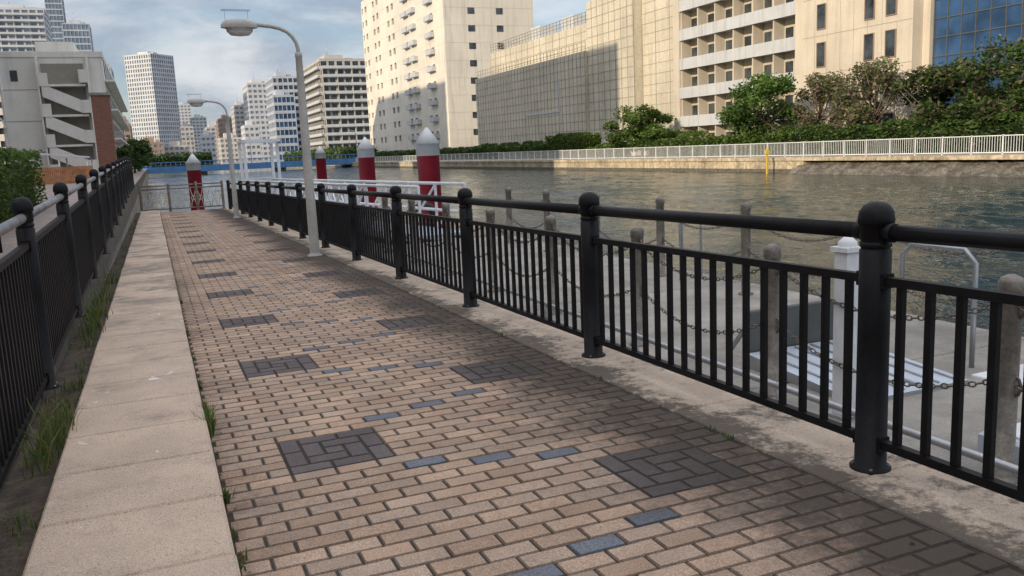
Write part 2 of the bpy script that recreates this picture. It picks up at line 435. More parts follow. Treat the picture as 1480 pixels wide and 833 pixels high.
# ---------------------------------------------------------------- lower quay
QZ=-.45
b=B()
for i in range(6):
    y0=-7+i*4.0; b.cbox(2.985,6.99,y0+.004,y0+3.996,-3.6,QZ,m_conc,.02)
b.done('quay_deck')
def chainfence(name,x,ys):
    b=B()
    for y in ys:
        b.lathe((x,y,QZ),[(.09,0),(.09,.02),(.056,.025),(.056,1.0),(.062,1.005),(.062,1.06),(.05,1.085),(.02,1.10),(.001,1.102)],m_bol,14)
        for h in (.93,.52): b.torus((x,y,QZ+h),(0,1,0),(1,0,0),.07,.085,.009,m_chain,10,5)
    for a,c in zip(ys,ys[1:]):
        for h,sag in ((.93,.17),(.52,.17)):
            sag*=U(.85,1.2); n=int((c-a-.12)/.044)
            for i in range(n+1):
                t=i/n; y=a+.07+(c-a-.14)*t; z=QZ+h-sag*4*t*(1-t); dz=-sag*4*(1-2*t)/(c-a)
                b.torus((x,y,z),(0,1,dz),(1,0,0) if i%2 else (0,0,1),.014,.027,.0055,m_chain,8,4)
    return b.done(name)
chainfence('chain_post_fence',4.0,[1.16,2.99,4.83,6.67,8.5,10.33,12.16,14.,15.8])
chainfence('chain_post_fence',6.4,[.8,2.65,4.5,6.35,8.2,10.05,11.9,13.75,15.5])
b=B()
for h in (.11,.32): 
    b.tube([(3.45,-2,QZ+h),(3.45,15,QZ+h)],.022,m_steel,8)
for i in range(10): b.tube([(3.45,-1+1.7*i,QZ),(3.45,-1+1.7*i,QZ+.34)],.018,m_steel,8)
b.done('pipe_rail')
b=B(); b.cbox(4.02,4.13,4.14,4.25,QZ,QZ+1.1,m_white,.01); b.box(4.0,4.15,4.12,4.27,QZ+1.1,QZ+1.13,m_white)
b.lathe((4.075,4.195,QZ+1.13),[(.06,0),(.06,.03),(.03,.06),(.001,.065)],m_white,10); b.box(3.98,4.17,4.10,4.29,QZ,QZ+.02,m_steel)
b.done('white_marker_post')
b=B()
b.quad([(4.30,4.30,QZ+.03),(5.35,4.30,QZ+.03),(5.35,5.50,QZ+.12),(4.30,5.50,QZ+.12)],m_alu)
b.quad([(4.30,4.30,QZ+.0),(4.30,4.30,QZ+.03),(4.30,5.50,QZ+.12),(4.30,5.50,QZ+.0)],m_steel)
b.quad([(4.30,4.30,QZ),(5.35,4.30,QZ),(5.35,4.30,QZ+.03),(4.30,4.30,QZ+.03)],m_steel)
b.quad([(5.35,4.30,QZ),(5.35,5.5,QZ),(5.35,5.5,QZ+.12),(5.35,4.30,QZ+.03)],m_steel)
for i in range(6): b.beam((4.42+i*.17,4.34,QZ+.04),(4.42+i*.17,5.46,QZ+.124),.02,.012,m_steel)
b.cbox(4.35,5.5,5.52,5.57,QZ+.02,QZ+.46,m_dgrey,.01)
for x in (4.45,5.4): b.beam((x,5.6,QZ+.4),(x,5.95,QZ),.03,.03,m_steel)
b.tube([(5.75,4.6,QZ),(5.75,4.6,QZ+.82),(5.75,4.7,QZ+.92),(5.75,5.2,QZ+.92),(5.75,5.3,QZ+.82),(5.75,5.3,QZ)],.02,m_steel,8)
b.done('boarding_ramp')
b=B()
for yy in (9.6,2.0):
    for dx in (0,.45): b.tube([(6.75,yy+dx,-1.6),(6.75,yy+dx,QZ+.75),(6.65,yy+dx,QZ+.88),(6.5,yy+dx,QZ+.88),(6.42,yy+dx,QZ+.75),(6.42,yy+dx,QZ)],.018,m_steel,8)
    for k in range(4): b.tube([(7.03,yy,-1.4+k*.27),(7.03,yy+.45,-1.4+k*.27)],.014,m_steel,6)
b.done('quay_ladder')
b=B(); b.cbox(4.2,4.75,2.75,3.3,QZ,QZ+.14,m_alu,.02); b.box(4.25,4.7,2.8,3.25,QZ+.14,QZ+.155,m_white); b.done('equipment_box')
b=B(); b.cbox(5.5,6.2,3.9,4.4,QZ,QZ+.03,m_white,.008); b.done('access_hatch')
b=B(); b.cbox(4.3,6.6,18.2,36,-1.7,-.62,m_conc,.03); b.box(6.6,6.72,18.2,36,-1.3,-.72,m_rubber)
b.done('floating_pontoon')
def pile(x,y,r=.30,top=2.05):
    b=B(); z=top
    b.lathe((x,y,0),[(r,-3.8),(r,z-.75),(r+.02,z-.74),(r+.02,z-.44),(r+.05,z-.43),(.03,z),(.001,z+.01)],m_red,22,mats=[m_red,m_white,m_white,m_white,m_white,m_white])
    b.lathe((x,y,0),[(r+.004,-1.3),(r+.004,-1.0)],m_dgrey,22)
    b.done('mooring_pile')
pile(6.95,22.4); pile(7.5,32); pile(9.6,53); pile(1.8,42,top=1.8)
def gang(S,E,w,name):
    S=Vector(S);E=Vector(E); d=(E-S); L=d.length; d.normalize(); r=d.cross(Vector((0,0,1))).normalized(); b=B()
    b.beam(S,E,w,.06,m_alu)
    for sg in (-1,1):
        a=S+r*sg*w/2; e=E+r*sg*w/2
        b.beam(a+Vector((0,0,-.05)),e+Vector((0,0,-.05)),.06,.16,m_white)
        for h in (.45,1.05): b.tube([a+Vector((0,0,h)),e+Vector((0,0,h))],.035,m_white,8)
        n=int(L/1.3)
        for i in range(n+1):
            p=a+(e-a)*(i/n); b.beam(p,p+Vector((0,0,1.05)),.05,.05,m_white)
            if i<n:
                q=a+(e-a)*((i+1)/n); b.beam(p+Vector((0,0,.03)),q+Vector((0,0,1.02)),.04,.04,m_white)
    return b.done(name)
gang((3.35,31,-.35),(5.6,17.2,-.36),1.1,'gangway')
gang((4.8,24,-.55),(5.0,35.5,-.55),1.0,'gangway')
b=B()
for dx,dy in ((0,0),(1.15,.2),(0,1.6),(1.15,1.8)):
    b.cbox(3.0+dx,3.1+dx,31.2+dy,31.3+dy,-.4,2.0,m_white,.01)
b.box(2.98,4.28,31.18,31.32,2.0,2.1,m_white); b.box(2.98,4.28,32.8,32.94,2.0,2.1,m_white); b.box(2.98,3.08,31.32,32.8,2.002,2.098,m_white); b.box(4.18,4.28,31.32,32.8,2.002,2.098,m_white)
for z in (.2,.7): b.box(3.0,4.25,32.85,32.9,z,z+.05,m_white)
b.done('gangway_portal_frame')
b=B(); b.tube([(6.15+.28*math.cos(t*math.pi/8),20.5,-.2+.28*math.sin(t*math.pi/8)) for t in range(17)],.1,m_rubber,8)
b.box(5.95,6.35,20.42,20.58,-.64,-.4,m_dgrey); b.done('tyre_fender')

# ---------------------------------------------------------------- far bank
b=B()
y=49.
while y<470:
    L=6 if y<160 else 40
    b.box(43.3,44.39,y+.02,y+L-.02,-4,-.42+0,m_bankw); y+=L
b.box(43.28,44.38,49,470,-4,-1.02,m_plinth)
b.box(43.2,44.9,46,470,-.415,-.18,m_bankw); b.box(43.2,44.9,-60,45.99,-.415,-.18,m_bankw)
b.done('embankment_wall')
b=B(); nx,ny=8,170
for j in range(ny+1):
    for i in range(nx+1):
        t=i/nx; b.v.append((41.4+2.4*t+U(-.12,.12),-32+j*.48+U(-.15,.15),-1.9+1.45*t+U(-.13,.13)))
for j in range(ny):
    for i in range(nx):
        q=j*(nx+1)+i; b.face((q,q+1,q+nx+2,q+nx+1),m_rock)
b.done('riprap_slope')
b=B(); b.box(44.9,50,-60,200,-.39,-.20,m_conc); b.done('far_promenade')
b=B(); y=20.
X=44.2; ZR=-.18
while y<200:
    b.box(X-.03,X+.03,y-.03,y+.03,ZR,ZR+1.12,m_white)
    n=12 if y<110 else 6
    for i in range(1,n): 
        yy=y+2.*i/n; w=.011 if y<110 else .016
        b.box(X-.01,X+.01,yy-w,yy+w,ZR+.12,ZR+1.03,m_white)
    y+=2.
for h in (.10,1.04): b.box(X-.03,X+.03,20,200,ZR+h,ZR+h+.05,m_white)
b.done('white_bank_railing')
b=B(); b.box(42.2,42.32,51.6,51.72,-3.5,.55,m_yel); b.box(42.1,42.42,51.58,51.74,.1,.4,m_yel); b.done('yellow_marker_post')

# ---------------------------------------------------------------- foliage
GREEN=[(.07,.12,.022),(.09,.15,.03),(.05,.095,.018),(.11,.165,.035)]
DARK=[(.03,.065,.015),(.045,.085,.02),(.055,.10,.025)]
PINK=[(.12,.14,.055),(.20,.15,.11),(.10,.14,.045),(.15,.15,.07),(.08,.12,.035),(.26,.18,.16)]
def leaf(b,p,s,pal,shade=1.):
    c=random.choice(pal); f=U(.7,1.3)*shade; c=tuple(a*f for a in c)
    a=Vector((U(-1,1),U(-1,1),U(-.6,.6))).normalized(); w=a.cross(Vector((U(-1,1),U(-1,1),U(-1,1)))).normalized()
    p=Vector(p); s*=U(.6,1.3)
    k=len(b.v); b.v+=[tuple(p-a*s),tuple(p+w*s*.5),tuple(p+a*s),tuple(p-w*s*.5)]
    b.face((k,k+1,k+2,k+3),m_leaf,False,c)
def tree(name,x,y,z,h,w,pal,n=5200,ls=.17,trunks=1,low=.25,nc=34):
    b=B(); b.usec=True; clumps=[]
    for t in range(trunks):
        bx=x+U(-.3,.3)*(trunks>1); by=y+U(-.5,.5)*(trunks>1)
        tx,ty=bx+U(-.4,.4),by+U(-.4,.4)
        b.tube([(bx,by,z-.1),(bx+(tx-bx)*.4,by+(ty-by)*.4,z+h*.25),(tx,ty,z+h*.5),(tx+U(-.3,.3),ty+U(-.3,.3),z+h*.8)],[.16,.12,.08,.03],m_bark,8)
        for i in range(7):
            an=U(0,6.28); rr=w*.5*U(.45,.85); zz=z+h*U(low+.15,.88)
            e=(x+rr*math.cos(an),y+rr*math.sin(an),zz); s=(tx,ty,z+h*U(.25,.5))
            mid=((e[0]+s[0])/2,(e[1]+s[1])/2,(e[2]+s[2])/2-.2)
            b.tube([s,mid,e],[.06,.04,.015],m_bark,6)
    for i in range(nc):
        an=U(0,6.28); q=math.sqrt(R()); zz=U(low,.93); env=math.sqrt(max(.05,1-((zz-.5)/.58)**2))
        r=w*.5*q*env*.88
        clumps.append((x+r*math.cos(an),y+r*math.sin(an),z+h*zz,U(.10,.2)*w,U(.08,.15)*h,U(.65,1.25)))
    for i in range(n):
        c=random.choice(clumps); 
        d=Vector((random.gauss(0,1),random.gauss(0,1),random.gauss(0,1))).normalized()*(R()**.4)*U(.8,1.15)
        p=(c[0]+d.x*c[3],c[1]+d.y*c[3],c[2]+d.z*c[4])
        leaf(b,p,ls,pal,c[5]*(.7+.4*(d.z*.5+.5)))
    return b.done(name)
def hedge(name,x0,x1,y0,y1,z0,z1,pal,n,ls,mound=0.):
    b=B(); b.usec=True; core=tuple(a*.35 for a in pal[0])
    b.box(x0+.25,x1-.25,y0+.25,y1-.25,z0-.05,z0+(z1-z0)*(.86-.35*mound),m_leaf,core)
    ph=[U(0,6) for _ in range(4)]
    for i in range(n):
        x=U(x0,x1);y=U(y0,y1)
        top=z1-(z1-z0)*mound*(.5+.5*math.sin(y*1.1+ph[0])*math.sin(y*.37+ph[1]))
        s=R()
        if s<.4: z=top+random.gauss(0,.05)
        else:
            z=U(z0,top)
            if s<.7: x=x0+abs(random.gauss(0,.10))
            elif s<.85: x=x1-abs(random.gauss(0,.1))
            else: y=y0+abs(random.gauss(0,.1))
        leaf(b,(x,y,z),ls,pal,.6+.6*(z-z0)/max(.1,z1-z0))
    return b.done(name)
GZ=-.25
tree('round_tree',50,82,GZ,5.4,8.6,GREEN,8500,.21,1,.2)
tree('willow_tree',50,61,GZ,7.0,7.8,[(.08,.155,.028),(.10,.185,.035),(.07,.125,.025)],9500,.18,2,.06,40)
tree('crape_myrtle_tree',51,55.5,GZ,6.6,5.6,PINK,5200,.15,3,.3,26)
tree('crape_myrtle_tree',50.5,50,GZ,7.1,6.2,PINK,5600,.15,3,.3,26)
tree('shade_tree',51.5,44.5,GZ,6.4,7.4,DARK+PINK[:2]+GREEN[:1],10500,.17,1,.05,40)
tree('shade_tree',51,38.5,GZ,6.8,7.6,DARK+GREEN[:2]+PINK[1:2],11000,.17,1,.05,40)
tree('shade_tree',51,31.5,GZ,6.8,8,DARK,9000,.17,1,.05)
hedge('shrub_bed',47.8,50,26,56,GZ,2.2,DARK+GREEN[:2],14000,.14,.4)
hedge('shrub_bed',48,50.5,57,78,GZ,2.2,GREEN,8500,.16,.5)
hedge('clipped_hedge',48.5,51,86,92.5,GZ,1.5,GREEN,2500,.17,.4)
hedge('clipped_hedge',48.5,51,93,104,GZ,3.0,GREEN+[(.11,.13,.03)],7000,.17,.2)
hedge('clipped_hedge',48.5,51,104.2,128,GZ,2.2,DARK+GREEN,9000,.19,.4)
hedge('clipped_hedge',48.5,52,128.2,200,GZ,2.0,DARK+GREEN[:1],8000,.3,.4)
hedge('walkway_hedge',-4.6,-2.75,10,27,.1,1.85,GREEN,30000,.055,.08)
tree('bank_tree',-2.1,92,.3,2.9,2.6,GREEN+DARK,2600,.14)
tree('bank_tree',-1.8,110,.3,3.6,3.4,GREEN+DARK,2600,.18)
tree('bank_tree',-1.6,135,.3,4.5,4.5,DARK+GREEN,2600,.22)
tree('bank_tree',-2.0,165,.3,5.5,5.5,DARK+GREEN,2600,.26)
hedge('distant_treeline',-40,30,482,490,-.3,7,DARK,3500,.9,.6)
hedge('distant_treeline',46,52,210,330,-.3,4,DARK+GREEN,4000,.5,.6)
def weeds(name,spots):
    b=B(); b.usec=True
    for x,y,z,n,h,sp in spots:
        for i in range(n):
            px=x+random.gauss(0,sp); py=y+random.gauss(0,sp*2.2); hh=h*U(.4,1.2); an=U(0,6.28); ln=U(.15,.75)*hh
            dx,dy=math.cos(an)*ln,math.sin(an)*ln; wx,wy=-math.sin(an)*.0035,math.cos(an)*.0035
            c=random.choice([(.08,.14,.028),(.12,.17,.035),(.06,.11,.02),(.20,.17,.07)]); k=len(b.v)
            b.v+=[(px-wx,py-wy,z),(px+wx,py+wy,z),(px+dx*.35+wx,py+dy*.35+wy,z+hh*.6),(px+dx*.35-wx,py+dy*.35-wy,z+hh*.6),(px+dx,py+dy,z+hh*.92)]
            b.face((k,k+1,k+2,k+3),m_leaf,False,c); b.face((k+3,k+2,k+4),m_leaf,False,c)
    return b.done(name)
sp=[]
for i in range(30):
    y=U(2.4,30); sp.append((U(-.70,-.58),y,ramp(y)+.0,int(U(6,28)),U(.05,.15),.04))
for y,n,h in ((4.6,45,.24),(4.95,60,.31),(5.3,30,.22),(6.2,18,.16),(8.2,40,.28),(8.8,55,.32),(9.6,45,.28),(10.8,45,.3),(12.5,40,.28)): sp.append((-.64,y,ramp(y),n,h,.05))
weeds('wall_foot_weeds',sp)
sp=[(.145,y,ramp(y)-.005,n,h,.012) for y,n,h in ((4.75,70,.15),(4.95,50,.13),(5.2,30,.1),(3.75,60,.06),(3.35,20,.05),(3.05,25,.05),(5.9,20,.06),(6.8,20,.06),(8,25,.07),(10,30,.08),(2.7,20,.05))]
sp+=[(2.45,y,ramp(y),8,.04,.015) for y in (3.3,3.42,4.6,6.2,9)]
weeds('joint_weeds',sp)
b=B(); b.usec=True
for i in range(420):
    e=R(); x=2.47-abs(random.gauss(0,.22)) if e<.6 else (.15+abs(random.gauss(0,.05)) if e<.85 else U(.2,2.9)); y=U(1.6,22)
    z=ramp(y)+.004; s=U(.005,.016); a=U(0,6.28); ca,sa=math.cos(a)*s,math.sin(a)*s
    c=random.choice([(.16,.09,.04),(.10,.07,.04),(.05,.04,.03),(.20,.15,.07)])
    k=len(b.v); b.v+=[(x-ca,y-sa,z),(x+sa*.5,y-ca*.5,z+.004),(x+ca,y+sa,z+.001),(x-sa*.5,y+ca*.5,z+.003)]; b.face((k,k+1,k+2,k+3),m_leaf,False,c)
b.done('leaf_litter')

# ---------------------------------------------------------------- buildings
def gridb(name,x0,x1,y0,y1,z0,h,wall,glass=m_glass,fh=3.2,bay=3.4,wh=1.7,pw=1.2,sill=.9,d=.3,roof=True,rot=0.,balc=None,faces='xyX'):
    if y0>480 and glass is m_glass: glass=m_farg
    cx,cy=(x0+x1)/2,(y0+y1)/2
    X0,X1,Y0_,Y1_=x0-cx,x1-cx,y0-cy,y1-cy
    b=B(); b.box(X0+d,X1-d,Y0_+d,Y1_-d,z0-1,z0+h-.2,glass)
    nf=max(1,int(round(h/fh))); fh=h/nf
    b.box(X0,X1,Y0_,Y1_,z0-.6,z0+sill,wall)
    for k in range(nf):
        a=z0+k*fh+sill+wh; e=z0+(k+1)*fh+(sill if k<nf-1 else .6)
        b.box(X0,X1,Y0_,Y1_,a,e,wall)
        if balc is not None and k>0:
            zb=z0+k*fh
            b.box(X0+.6,X1-.6,Y0_-1.1,Y0_-.01,zb-.1,zb+.05,balc); b.box(X0+.6,X1-.6,Y0_-1.15,Y0_-1.05,zb+.05,zb+1.0,balc)
            b.box(X0-1.1,X0-.01,Y0_+.6,Y1_-.6,zb-.1,zb+.05,balc); b.box(X0-1.15,X0-1.05,Y0_+.6,Y1_-.6,zb+.05,zb+1.0,balc)
    if balc is not None:
        n=max(2,int((X1-X0)/6))
        for i in range(n+1):
            x=X0+.6+(X1-X0-1.3)*i/n; b.box(x,x+.15,Y0_-1.12,Y0_-.02,z0,z0+h-fh+1,wall)
    q=.04
    nx=max(1,int(round((X1-X0)/bay))); ny=max(1,int(round((Y1_-Y0_)/bay)))
    for i in range(nx+1):
        c=X0+(X1-X0)*i/nx; a=max(X0+q,c-pw/2); e=min(X1-q,c+pw/2)
        b.box(a,e,Y0_+q,Y0_+d+.1,z0,z0+h-.3,wall)
    for i in range(ny+1):
        c=Y0_+(Y1_-Y0_)*i/ny; a=max(Y0_+q+.01,c-pw/2); e=min(Y1_-q,c+pw/2)
        if 'x' in faces: b.box(X0+q,X0+d+.1,a,e,z0,z0+h-.3,wall)
        if 'X' in faces: b.box(X1-d-.1,X1-q,a,e,z0,z0+h-.3,wall)
    if roof:
        w=X1-X0; l=Y1_-Y0_
        b.box(X0+w*.25,X0+w*.65,Y0_+l*.3,Y0_+l*.7,z0+h+.6,z0+h+3.4,wall)
        b.tube([(X0+w*.4,Y0_+l*.5,z0+h+3),(X0+w*.4,Y0_+l*.5,z0+h+9)],.12,m_steel,6)
        b.box(X0+w*.7,X0+w*.85,Y0_+l*.3,Y0_+l*.45,z0+h+.6,z0+h+2.2,m_steel)
    return b.done(name,loc=(cx,cy,0),rot=rot)

b=B(); z0=-.2
b.box(56.4,75,63.3,81.9,z0,27,m_beige)
fl=3.1
for k in range(0,9):
    z=z0+.2+k*fl
    b.box(55.05,56.39,63.4,81.8,z-.12,z+.06,m_balc)
    b.box(54.95,55.08,63.35,81.85,z-.22,z+.95,m_balc)
    for j in range(6):
        ya=63.6+j*3.05
        b.box(56.34,56.42,ya+.3,ya+1.4,z+.1,z+2.2,m_brown if j%2 else m_glass); b.box(56.33,56.43,ya+1.7,ya+2.7,z+.9,z+2.1,m_glass)
        b.box(56.30,56.39,ya+.82,ya+.88,z+.1,z+2.2,m_beige)
    for j in range(7):
        ya=63.5+j*3.03; b.box(55.15,56.38,ya,ya+.15,z+.06,z+fl-.13,m_beige)
        if j%2==0: b.box(55.2,55.5,ya+.4,ya+1.0,z+.06,z+.75,m_white)
b.box(54.9,56.4,81.86,83.0,z0,27,m_beige); b.box(54.9,56.4,62.0,63.34,z0,27,m_beige)
b.done('balcony_apartment_building')
b=B(); b.box(54.6,75,50,61.98,z0,27,m_beige)
for k in range(8):
    z=z0+1.0+k*3.2
    for ya in (51.6,53.8,59.2):
        b.box(54.54,54.66,ya,ya+.95,z,z+2.0,m_glass); b.box(54.50,54.58,ya-.06,ya,z-.06,z+2.06,m_brown); b.box(54.50,54.58,ya+.95,ya+1.01,z-.06,z+2.06,m_brown); b.box(54.50,54.58,ya,ya+.95,z+2.0,z+2.06,m_brown);b.box(54.50,54.58,ya,ya+.95,z-.06,z,m_brown)
    b.box(54.58,54.6,50,61.98,z+2.6,z+2.63,m_seam)
for i in range(1,8): b.box(54.585,54.6,50+1.5*i,50.02+1.5*i,z0,27,m_seam)
b.done('beige_office_building')
b=B(); b.box(56.,80,18,49.9,z0,27,m_glassb)
for k in range(20): b.box(55.93,56.05,18,49.9,z0+k*1.4,z0+k*1.4+.07,m_dgrey)
for i in range(27): b.box(55.9,56.02,18+i*1.2,18.05+i*1.2,z0,27,m_dgrey)
b.box(55.6,56.4,49.3,49.98,z0,27.3,m_beige)
b.done('blue_glass_office_building')
b=B()
def screen(x,ya,yb,za,zb,m,sy=1.5,sz=1.5,d=.05):
    b.box(x,x+12,ya,yb,za,zb,m)
    y=ya
    while y<=yb+.01: b.box(x-d,x+.01,y-.025,y+.025,za,zb,m_seam); y+=sy
    z=za
    while z<=zb+.01: b.box(x-d*.7,x+.012,ya,yb,z-.022,z+.022,m_seam); z+=sz
screen(56.5,83.1,92.,z0,26,m_mesh,3.0,1.2,.04)
screen(55.3,92.1,104,z0,20,m_mesh,1.5,1.2)
screen(54.9,104.1,146,z0,13.8,m_mesh,1.2,1.2)
screen(59.5,104.1,150,13.9,18.6,m_mesh,2.4,1.2)
y=104.2
while y<150:
    b.beam((59.7,y,18.6),(59.7,y,20.2),.08,.08,m_seam); b.beam((55.1,y,13.8),(55.1,y,15.0),.06,.06,m_seam) if y<146 else None; y+=1.2
for z in (19.2,19.7,20.2): b.box(59.66,59.74,104.2,150,z-.04,z+.04,m_seam)
for z in (14.4,15.0): b.box(55.06,55.14,104.2,146,z-.03,z+.03,m_seam)
b.box(54.82,54.9,112,124,6.2,6.5,m_balc); b.box(54.82,54.9,112,112.3,6.5,11,m_balc)
for yy,zz in ((110,19),(121,18.8),(133,19)): b.box(62,65,yy,yy+4,18.6,zz+2.4,m_balc)
b.done('screened_warehouse_building')
b=B(); b.box(53.2,53.4,96,158,-.3,1.9,m_white)
for i in range(21): b.box(53.1,53.2,96+3*i,96.15+3*i,-.3,1.95,m_white)
b.done('white_site_wall')
b=B(); X0,X1,Ya,Yb,H=55.,74.,162.,228.,40.
b.box(X0+.4,X1,Ya+.4,Yb,z0,H-.3,m_glass)
nf=12; fh=H/nf
b.box(X0,X1+.1,Ya,Yb+.1,z0-.3,z0+1.2,m_whiteb)
for k in range(nf):
    a=z0+k*fh+2.4; e=z0+(k+1)*fh+1.0
    b.box(X0,X1+.1,Ya,Yb+.1,a,min(e,H+.8),m_whiteb)
y=Ya+.02
widths=[(7,1.6),(2,1.6),(9,1.8),(2,1.8),(9,1.8),(2,1.8),(8,1.8),(2,1.8),(6,1.8),(2,1.8),(6.2,0)]
for wl,gp in widths:
    b.box(X0+.03,X0+.6,y,min(y+wl,Yb),z0,H-.2,m_whiteb); y+=wl+gp
b.box(X0+.04,X1,Ya+.03,Ya+.6,z0,H-.2,m_whiteb)
for k in range(nf):
    z=z0+k*fh
    for yy in (169,181,186): b.box(X0-.9,X0-.002,yy-.6,yy+3.2,z+1.0,z+2.0,m_balc)
    for xx in (60.,66.): b.box(xx,xx+1.4,Ya-.03,Ya+.05,z+1.2,z+2.4,m_glass)
b.box(60,70,180,200,H+.8,H+5,m_whiteb)
b.done('white_highrise_building')
gridb('grey_apartment_building',62,80,329,372,0,37,m_grey,fh=3.1,bay=3,wh=1.8,pw=.8,balc=m_balc)
gridb('bluegrey_office_building',58,70,430,460,0,40,m_greyb,fh=3.3,bay=2.4,wh=1.9,pw=.5)
gridb('glass_office_building',53.5,63,400,425,0,29,m_greyb,m_glassb,fh=3.5,bay=2,wh=2.3,pw=.25)
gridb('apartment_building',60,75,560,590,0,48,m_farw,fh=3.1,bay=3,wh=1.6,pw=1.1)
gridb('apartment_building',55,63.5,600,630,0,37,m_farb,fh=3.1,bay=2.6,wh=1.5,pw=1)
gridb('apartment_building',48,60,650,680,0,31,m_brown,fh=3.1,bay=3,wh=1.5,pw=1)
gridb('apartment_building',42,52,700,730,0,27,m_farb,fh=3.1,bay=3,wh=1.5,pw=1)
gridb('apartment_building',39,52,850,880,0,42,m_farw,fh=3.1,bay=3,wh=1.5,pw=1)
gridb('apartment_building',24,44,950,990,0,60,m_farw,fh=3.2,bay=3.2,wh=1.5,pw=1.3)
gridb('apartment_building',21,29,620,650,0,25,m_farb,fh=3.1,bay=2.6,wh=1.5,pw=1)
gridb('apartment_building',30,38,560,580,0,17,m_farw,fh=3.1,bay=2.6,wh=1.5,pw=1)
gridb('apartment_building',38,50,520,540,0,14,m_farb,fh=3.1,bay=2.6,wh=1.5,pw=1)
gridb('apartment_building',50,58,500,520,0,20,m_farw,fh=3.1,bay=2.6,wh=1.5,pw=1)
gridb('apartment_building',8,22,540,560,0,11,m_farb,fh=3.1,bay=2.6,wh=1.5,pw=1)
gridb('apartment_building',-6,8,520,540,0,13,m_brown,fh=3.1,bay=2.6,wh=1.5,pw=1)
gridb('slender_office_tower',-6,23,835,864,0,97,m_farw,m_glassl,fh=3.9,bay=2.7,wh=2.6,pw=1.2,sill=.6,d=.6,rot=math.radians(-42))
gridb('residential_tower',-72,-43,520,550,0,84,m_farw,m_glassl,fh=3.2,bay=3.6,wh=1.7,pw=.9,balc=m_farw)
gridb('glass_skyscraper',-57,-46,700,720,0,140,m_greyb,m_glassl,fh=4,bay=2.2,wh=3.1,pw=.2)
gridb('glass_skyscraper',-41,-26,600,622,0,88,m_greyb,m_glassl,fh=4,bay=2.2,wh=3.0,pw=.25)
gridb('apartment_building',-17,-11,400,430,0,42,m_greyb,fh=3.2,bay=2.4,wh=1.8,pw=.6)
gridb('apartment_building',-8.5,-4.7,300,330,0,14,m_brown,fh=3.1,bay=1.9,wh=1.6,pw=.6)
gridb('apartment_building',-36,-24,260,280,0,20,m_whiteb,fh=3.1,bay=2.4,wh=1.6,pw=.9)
# cream building with outside stair
b=B(); b.box(-12.2,-3.3,93,150,0,11.8,m_cream)
b.box(-12.3,-3.2,92.9,150.1,11.8,12.3,m_cream); b.box(-9.5,-6,100,110,12.3,14.1,m_cream)
b.box(-8.6,-5.0,92.93,93.2,.5,11.2,m_seam)  # dark sheet on the wall stands in for the shaded stair recess
for k in range(4):
    z=.7+k*2.8
    b.box(-8.7,-4.9,91.6,92.92,z-.1,z+.1,m_cream)
    if k<3:
        b.quad([(-8.6,91.45,z+1.75),(-5.4,91.45,z+.2),(-5.4,91.45,z+1.4),(-8.6,91.45,z+2.95)],m_cream)
        b.quad([(-8.6,91.6,z+1.75),(-8.6,91.6,z+2.95),(-5.4,91.6,z+1.4),(-5.4,91.6,z+.2)],m_cream)
        b.quad([(-8.6,91.45,z+2.95),(-5.4,91.45,z+1.4),(-5.4,91.6,z+1.4),(-8.6,91.6,z+2.95)],m_cream)
        b.quad([(-8.6,91.45,z+1.75),(-8.6,91.6,z+1.75),(-5.4,91.6,z+.2),(-5.4,91.45,z+.2)],m_cream)
    b.box(-5.4,-4.7,91.4,92.92,z+.2,z+1.4,m_cream)
    b.box(-8.75,-8.0,91.38,91.44,z-.1,z+1.1,m_cream)
b.box(-8.9,-8.76,91.5,92.92,0,11.8,m_cream); b.box(-4.69,-4.5,91.5,92.92,0,11.8,m_cream)
for k in range(4):
    for j in range(14): b.box(-3.29,-3.22,96+j*3.8,98+j*3.8,1.6+k*2.8,3.2+k*2.8,m_glass)
    b.box(-3.28,-2.4,94,148,1.2+k*2.8,1.35+k*2.8,m_cream)
b.box(-11.2,-10.6,92.95,93.05,9.6,10.6,m_glass)
for z in (3,5.9,8.8): b.box(-12.15,-8.95,92.97,93.01,z,z+.05,m_seam)
b.tube([(-12.0,92.85,0),(-12.0,92.85,11.7)],.06,m_white,6)
b.done('cream_school_building')
b=B(); b.box(-3.75,-2.45,75,76.6,-.2,6.9,m_rbrick); b.box(-3.85,-2.35,74.9,76.7,6.9,7.1,m_conc); b.done('brick_pillar')
b=B()
for i in range(30): b.box(-6.6+i*.11,-6.5+i*.11,59,59.03,.3,1.5,m_orange)
b.box(-6.6,-3.3,59.03,59.06,.5,.6,m_orange); b.box(-6.6,-3.3,59.03,59.06,1.2,1.3,m_orange); b.done('wooden_fence')
b=B(); b.quad([(-7.2,62,2.5),(-3.6,62,2.1),(-3.6,68,2.1),(-7.2,68,2.5)],m_white); b.quad([(-7.2,62,2.4),(-7.2,68,2.4),(-3.6,68,2.0),(-3.6,62,2.0)],m_white); b.quad([(-7.2,62,2.4),(-3.6,62,2.0),(-3.6,62,2.1),(-7.2,62,2.5)],m_white)
for x in (-7,-5.4,-3.8): b.tube([(x,62.2,.2),(x,62.2,2.1)],.05,m_white,8); b.tube([(x,67.8,.2),(x,67.8,2.1)],.05,m_white,8)
b.done('entrance_canopy')
b=B()
for h in (.5,.9): b.tube([(-2.25,4,walkz(9)+h),(-2.25,15,walkz(15)+h)],.022,m_black,8)
for i in range(7): b.tube([(-2.25,4.2+1.8*i,0),(-2.25,4.2+1.8*i,walkz(4.2+1.8*i)+.95)],.025,m_black,8)
b.done('step_handrail')
gridb('riverside_apartment_block',-32,-17,-95,-30,0,15,m_cream,fh=3,bay=3.2,wh=1.6,pw=1.2)
gridb('riverside_apartment_block',-32,-17,-29,12,0,14,m_beige,fh=3,bay=3.2,wh=1.6,pw=1.2)
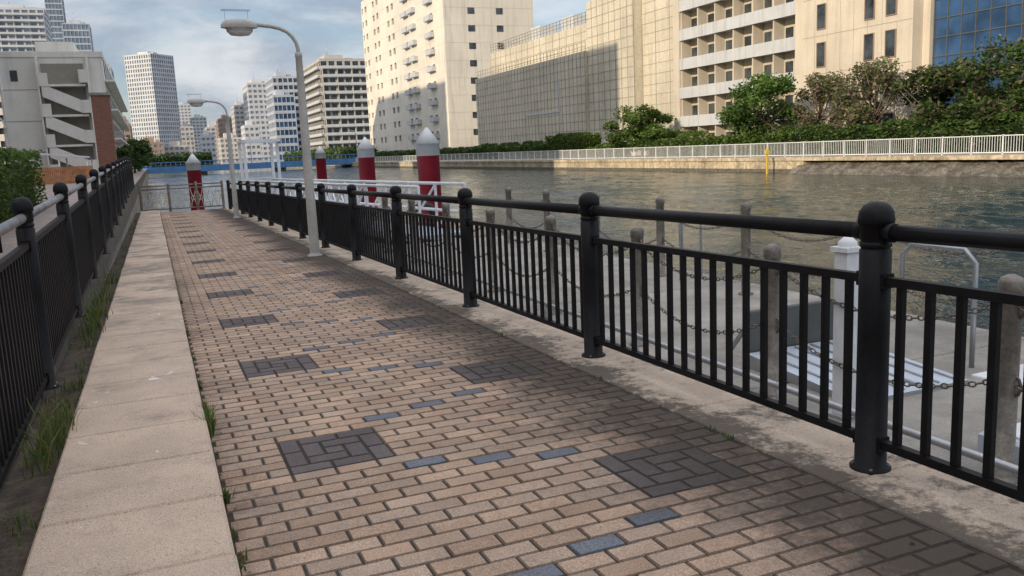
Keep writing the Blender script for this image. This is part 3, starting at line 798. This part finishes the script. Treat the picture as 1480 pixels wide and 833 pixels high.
gridb('riverside_apartment_block',-32,-17.5,13,58,0,14,m_cream,fh=3,bay=3.2,wh=1.6,pw=1.2)
gridb('riverside_apartment_block',-34,-19,62,114,0,43,m_beige,fh=3,bay=3.2,wh=1.6,pw=1.2)
gridb('riverside_apartment_block',-62,-44,118,172,0,54,m_beige,fh=3,bay=3.2,wh=1.6,pw=1.2)

# ---------------------------------------------------------------- bridge
b=B()
b.box(-6,46,200,212,.0,.5,m_bluep); b.box(-6,46,199.8,200.,-.6,.75,m_bluep)
for i in range(27): b.box(-6+2*i,-5.9+2*i,199.7,199.8,-.6,.75,m_bluep)
for i in range(53): b.box(-6+i,-5.93+i,200.1,200.2,.5,1.7,m_greyb)
b.box(-6,46,200.08,200.22,1.6,1.75,m_bluep); b.box(-6,46,200.08,200.22,1.0,1.06,m_bluep)
for x in (10,27): b.box(x,x+1.4,201,211,-4,.0,m_conc)
for x in (-3,9,21,33,45): b.tube([(x,201,.5),(x,201,6.5),(x-.3,201,7),(x-1.3,201,7.2)],.08,m_pole,6)
b.done('blue_girder_bridge')

# ---------------------------------------------------------------- world / sun
EL=math.radians(20); S=Vector((-.91,-.415,0)).normalized()*math.cos(EL)+Vector((0,0,math.sin(EL)))
w=bpy.data.worlds.new('World'); scene.world=w; w.use_nodes=True; nt=w.node_tree; nt.nodes.clear(); g=N(nt)
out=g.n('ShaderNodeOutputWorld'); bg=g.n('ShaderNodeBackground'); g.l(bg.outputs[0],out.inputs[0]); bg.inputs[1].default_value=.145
sky=g.n('ShaderNodeTexSky'); sky.sky_type='NISHITA'; sky.sun_disc=False; sky.sun_elevation=EL; sky.sun_rotation=math.atan2(S.x,S.y)%(2*math.pi)
sky.air_density=1.; sky.dust_density=1.2; sky.ozone_density=2.
tc=g.n('ShaderNodeTexCoord'); mp=g.n('ShaderNodeMapping'); mp.inputs['Scale'].default_value=(1,1,3.0); mp.inputs['Location'].default_value=(.35,.2,.1); g.l(tc.outputs['Generated'],mp.inputs[0])
n1=g.noise(3.0,8,.6,mp.outputs[0],.35); n2=g.noise(4.6,6,.58,mp.outputs[0],.3)
cl=g.ramp(n1,.36,.60,.12,.92)
cloudcol=g.mix(g.ramp(n2,.36,.62,0,1),(2.6,3.0,3.7),(5.4,5.5,5.7))
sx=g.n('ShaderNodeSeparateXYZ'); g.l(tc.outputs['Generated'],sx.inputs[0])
up=g.ramp(sx.outputs[2],.28,.85,1.,3.2); cu=g.n('ShaderNodeCombineColor')  # overhead cloud brightened and warmed, an added lift for the shaded path
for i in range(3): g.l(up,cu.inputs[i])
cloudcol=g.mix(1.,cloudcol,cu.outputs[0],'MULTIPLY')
warm=g.mix(g.ramp(sx.outputs[2],.28,.7,0,1),(1,1,1),(1.06,.98,.90)); cloudcol=g.mix(1.,cloudcol,warm,'MULTIPLY')
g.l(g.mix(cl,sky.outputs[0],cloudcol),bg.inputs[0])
sd=bpy.data.lights.new('sun','SUN'); sd.energy=4.2; sd.angle=math.radians(.5); sd.color=(1,.83,.61)
so=bpy.data.objects.new('sun',sd); scene.collection.objects.link(so); so.rotation_euler=S.to_track_quat('Z','Y').to_euler()

# ---------------------------------------------------------------- camera
f=1230.; rho=.045; th=math.radians(22.4); ph=math.radians(9.32)
F=Vector((math.sin(th)*math.cos(ph),math.cos(th)*math.cos(ph),-math.sin(ph))); Rr=Vector((math.cos(th),-math.sin(th),0)); Up=Rr.cross(F)
Xc=Rr*math.cos(rho)-Up*math.sin(rho); Yc=Rr*math.sin(rho)+Up*math.cos(rho); Zc=-F
cam=bpy.data.cameras.new('camera'); co=bpy.data.objects.new('camera',cam); scene.collection.objects.link(co)
co.matrix_world=Matrix(((Xc.x,Yc.x,Zc.x,0),(Xc.y,Yc.y,Zc.y,0),(Xc.z,Yc.z,Zc.z,1.4),(0,0,0,1)))
cam.lens=f/1480*36; cam.sensor_width=36; cam.clip_start=.05; cam.clip_end=9000
scene.camera=co
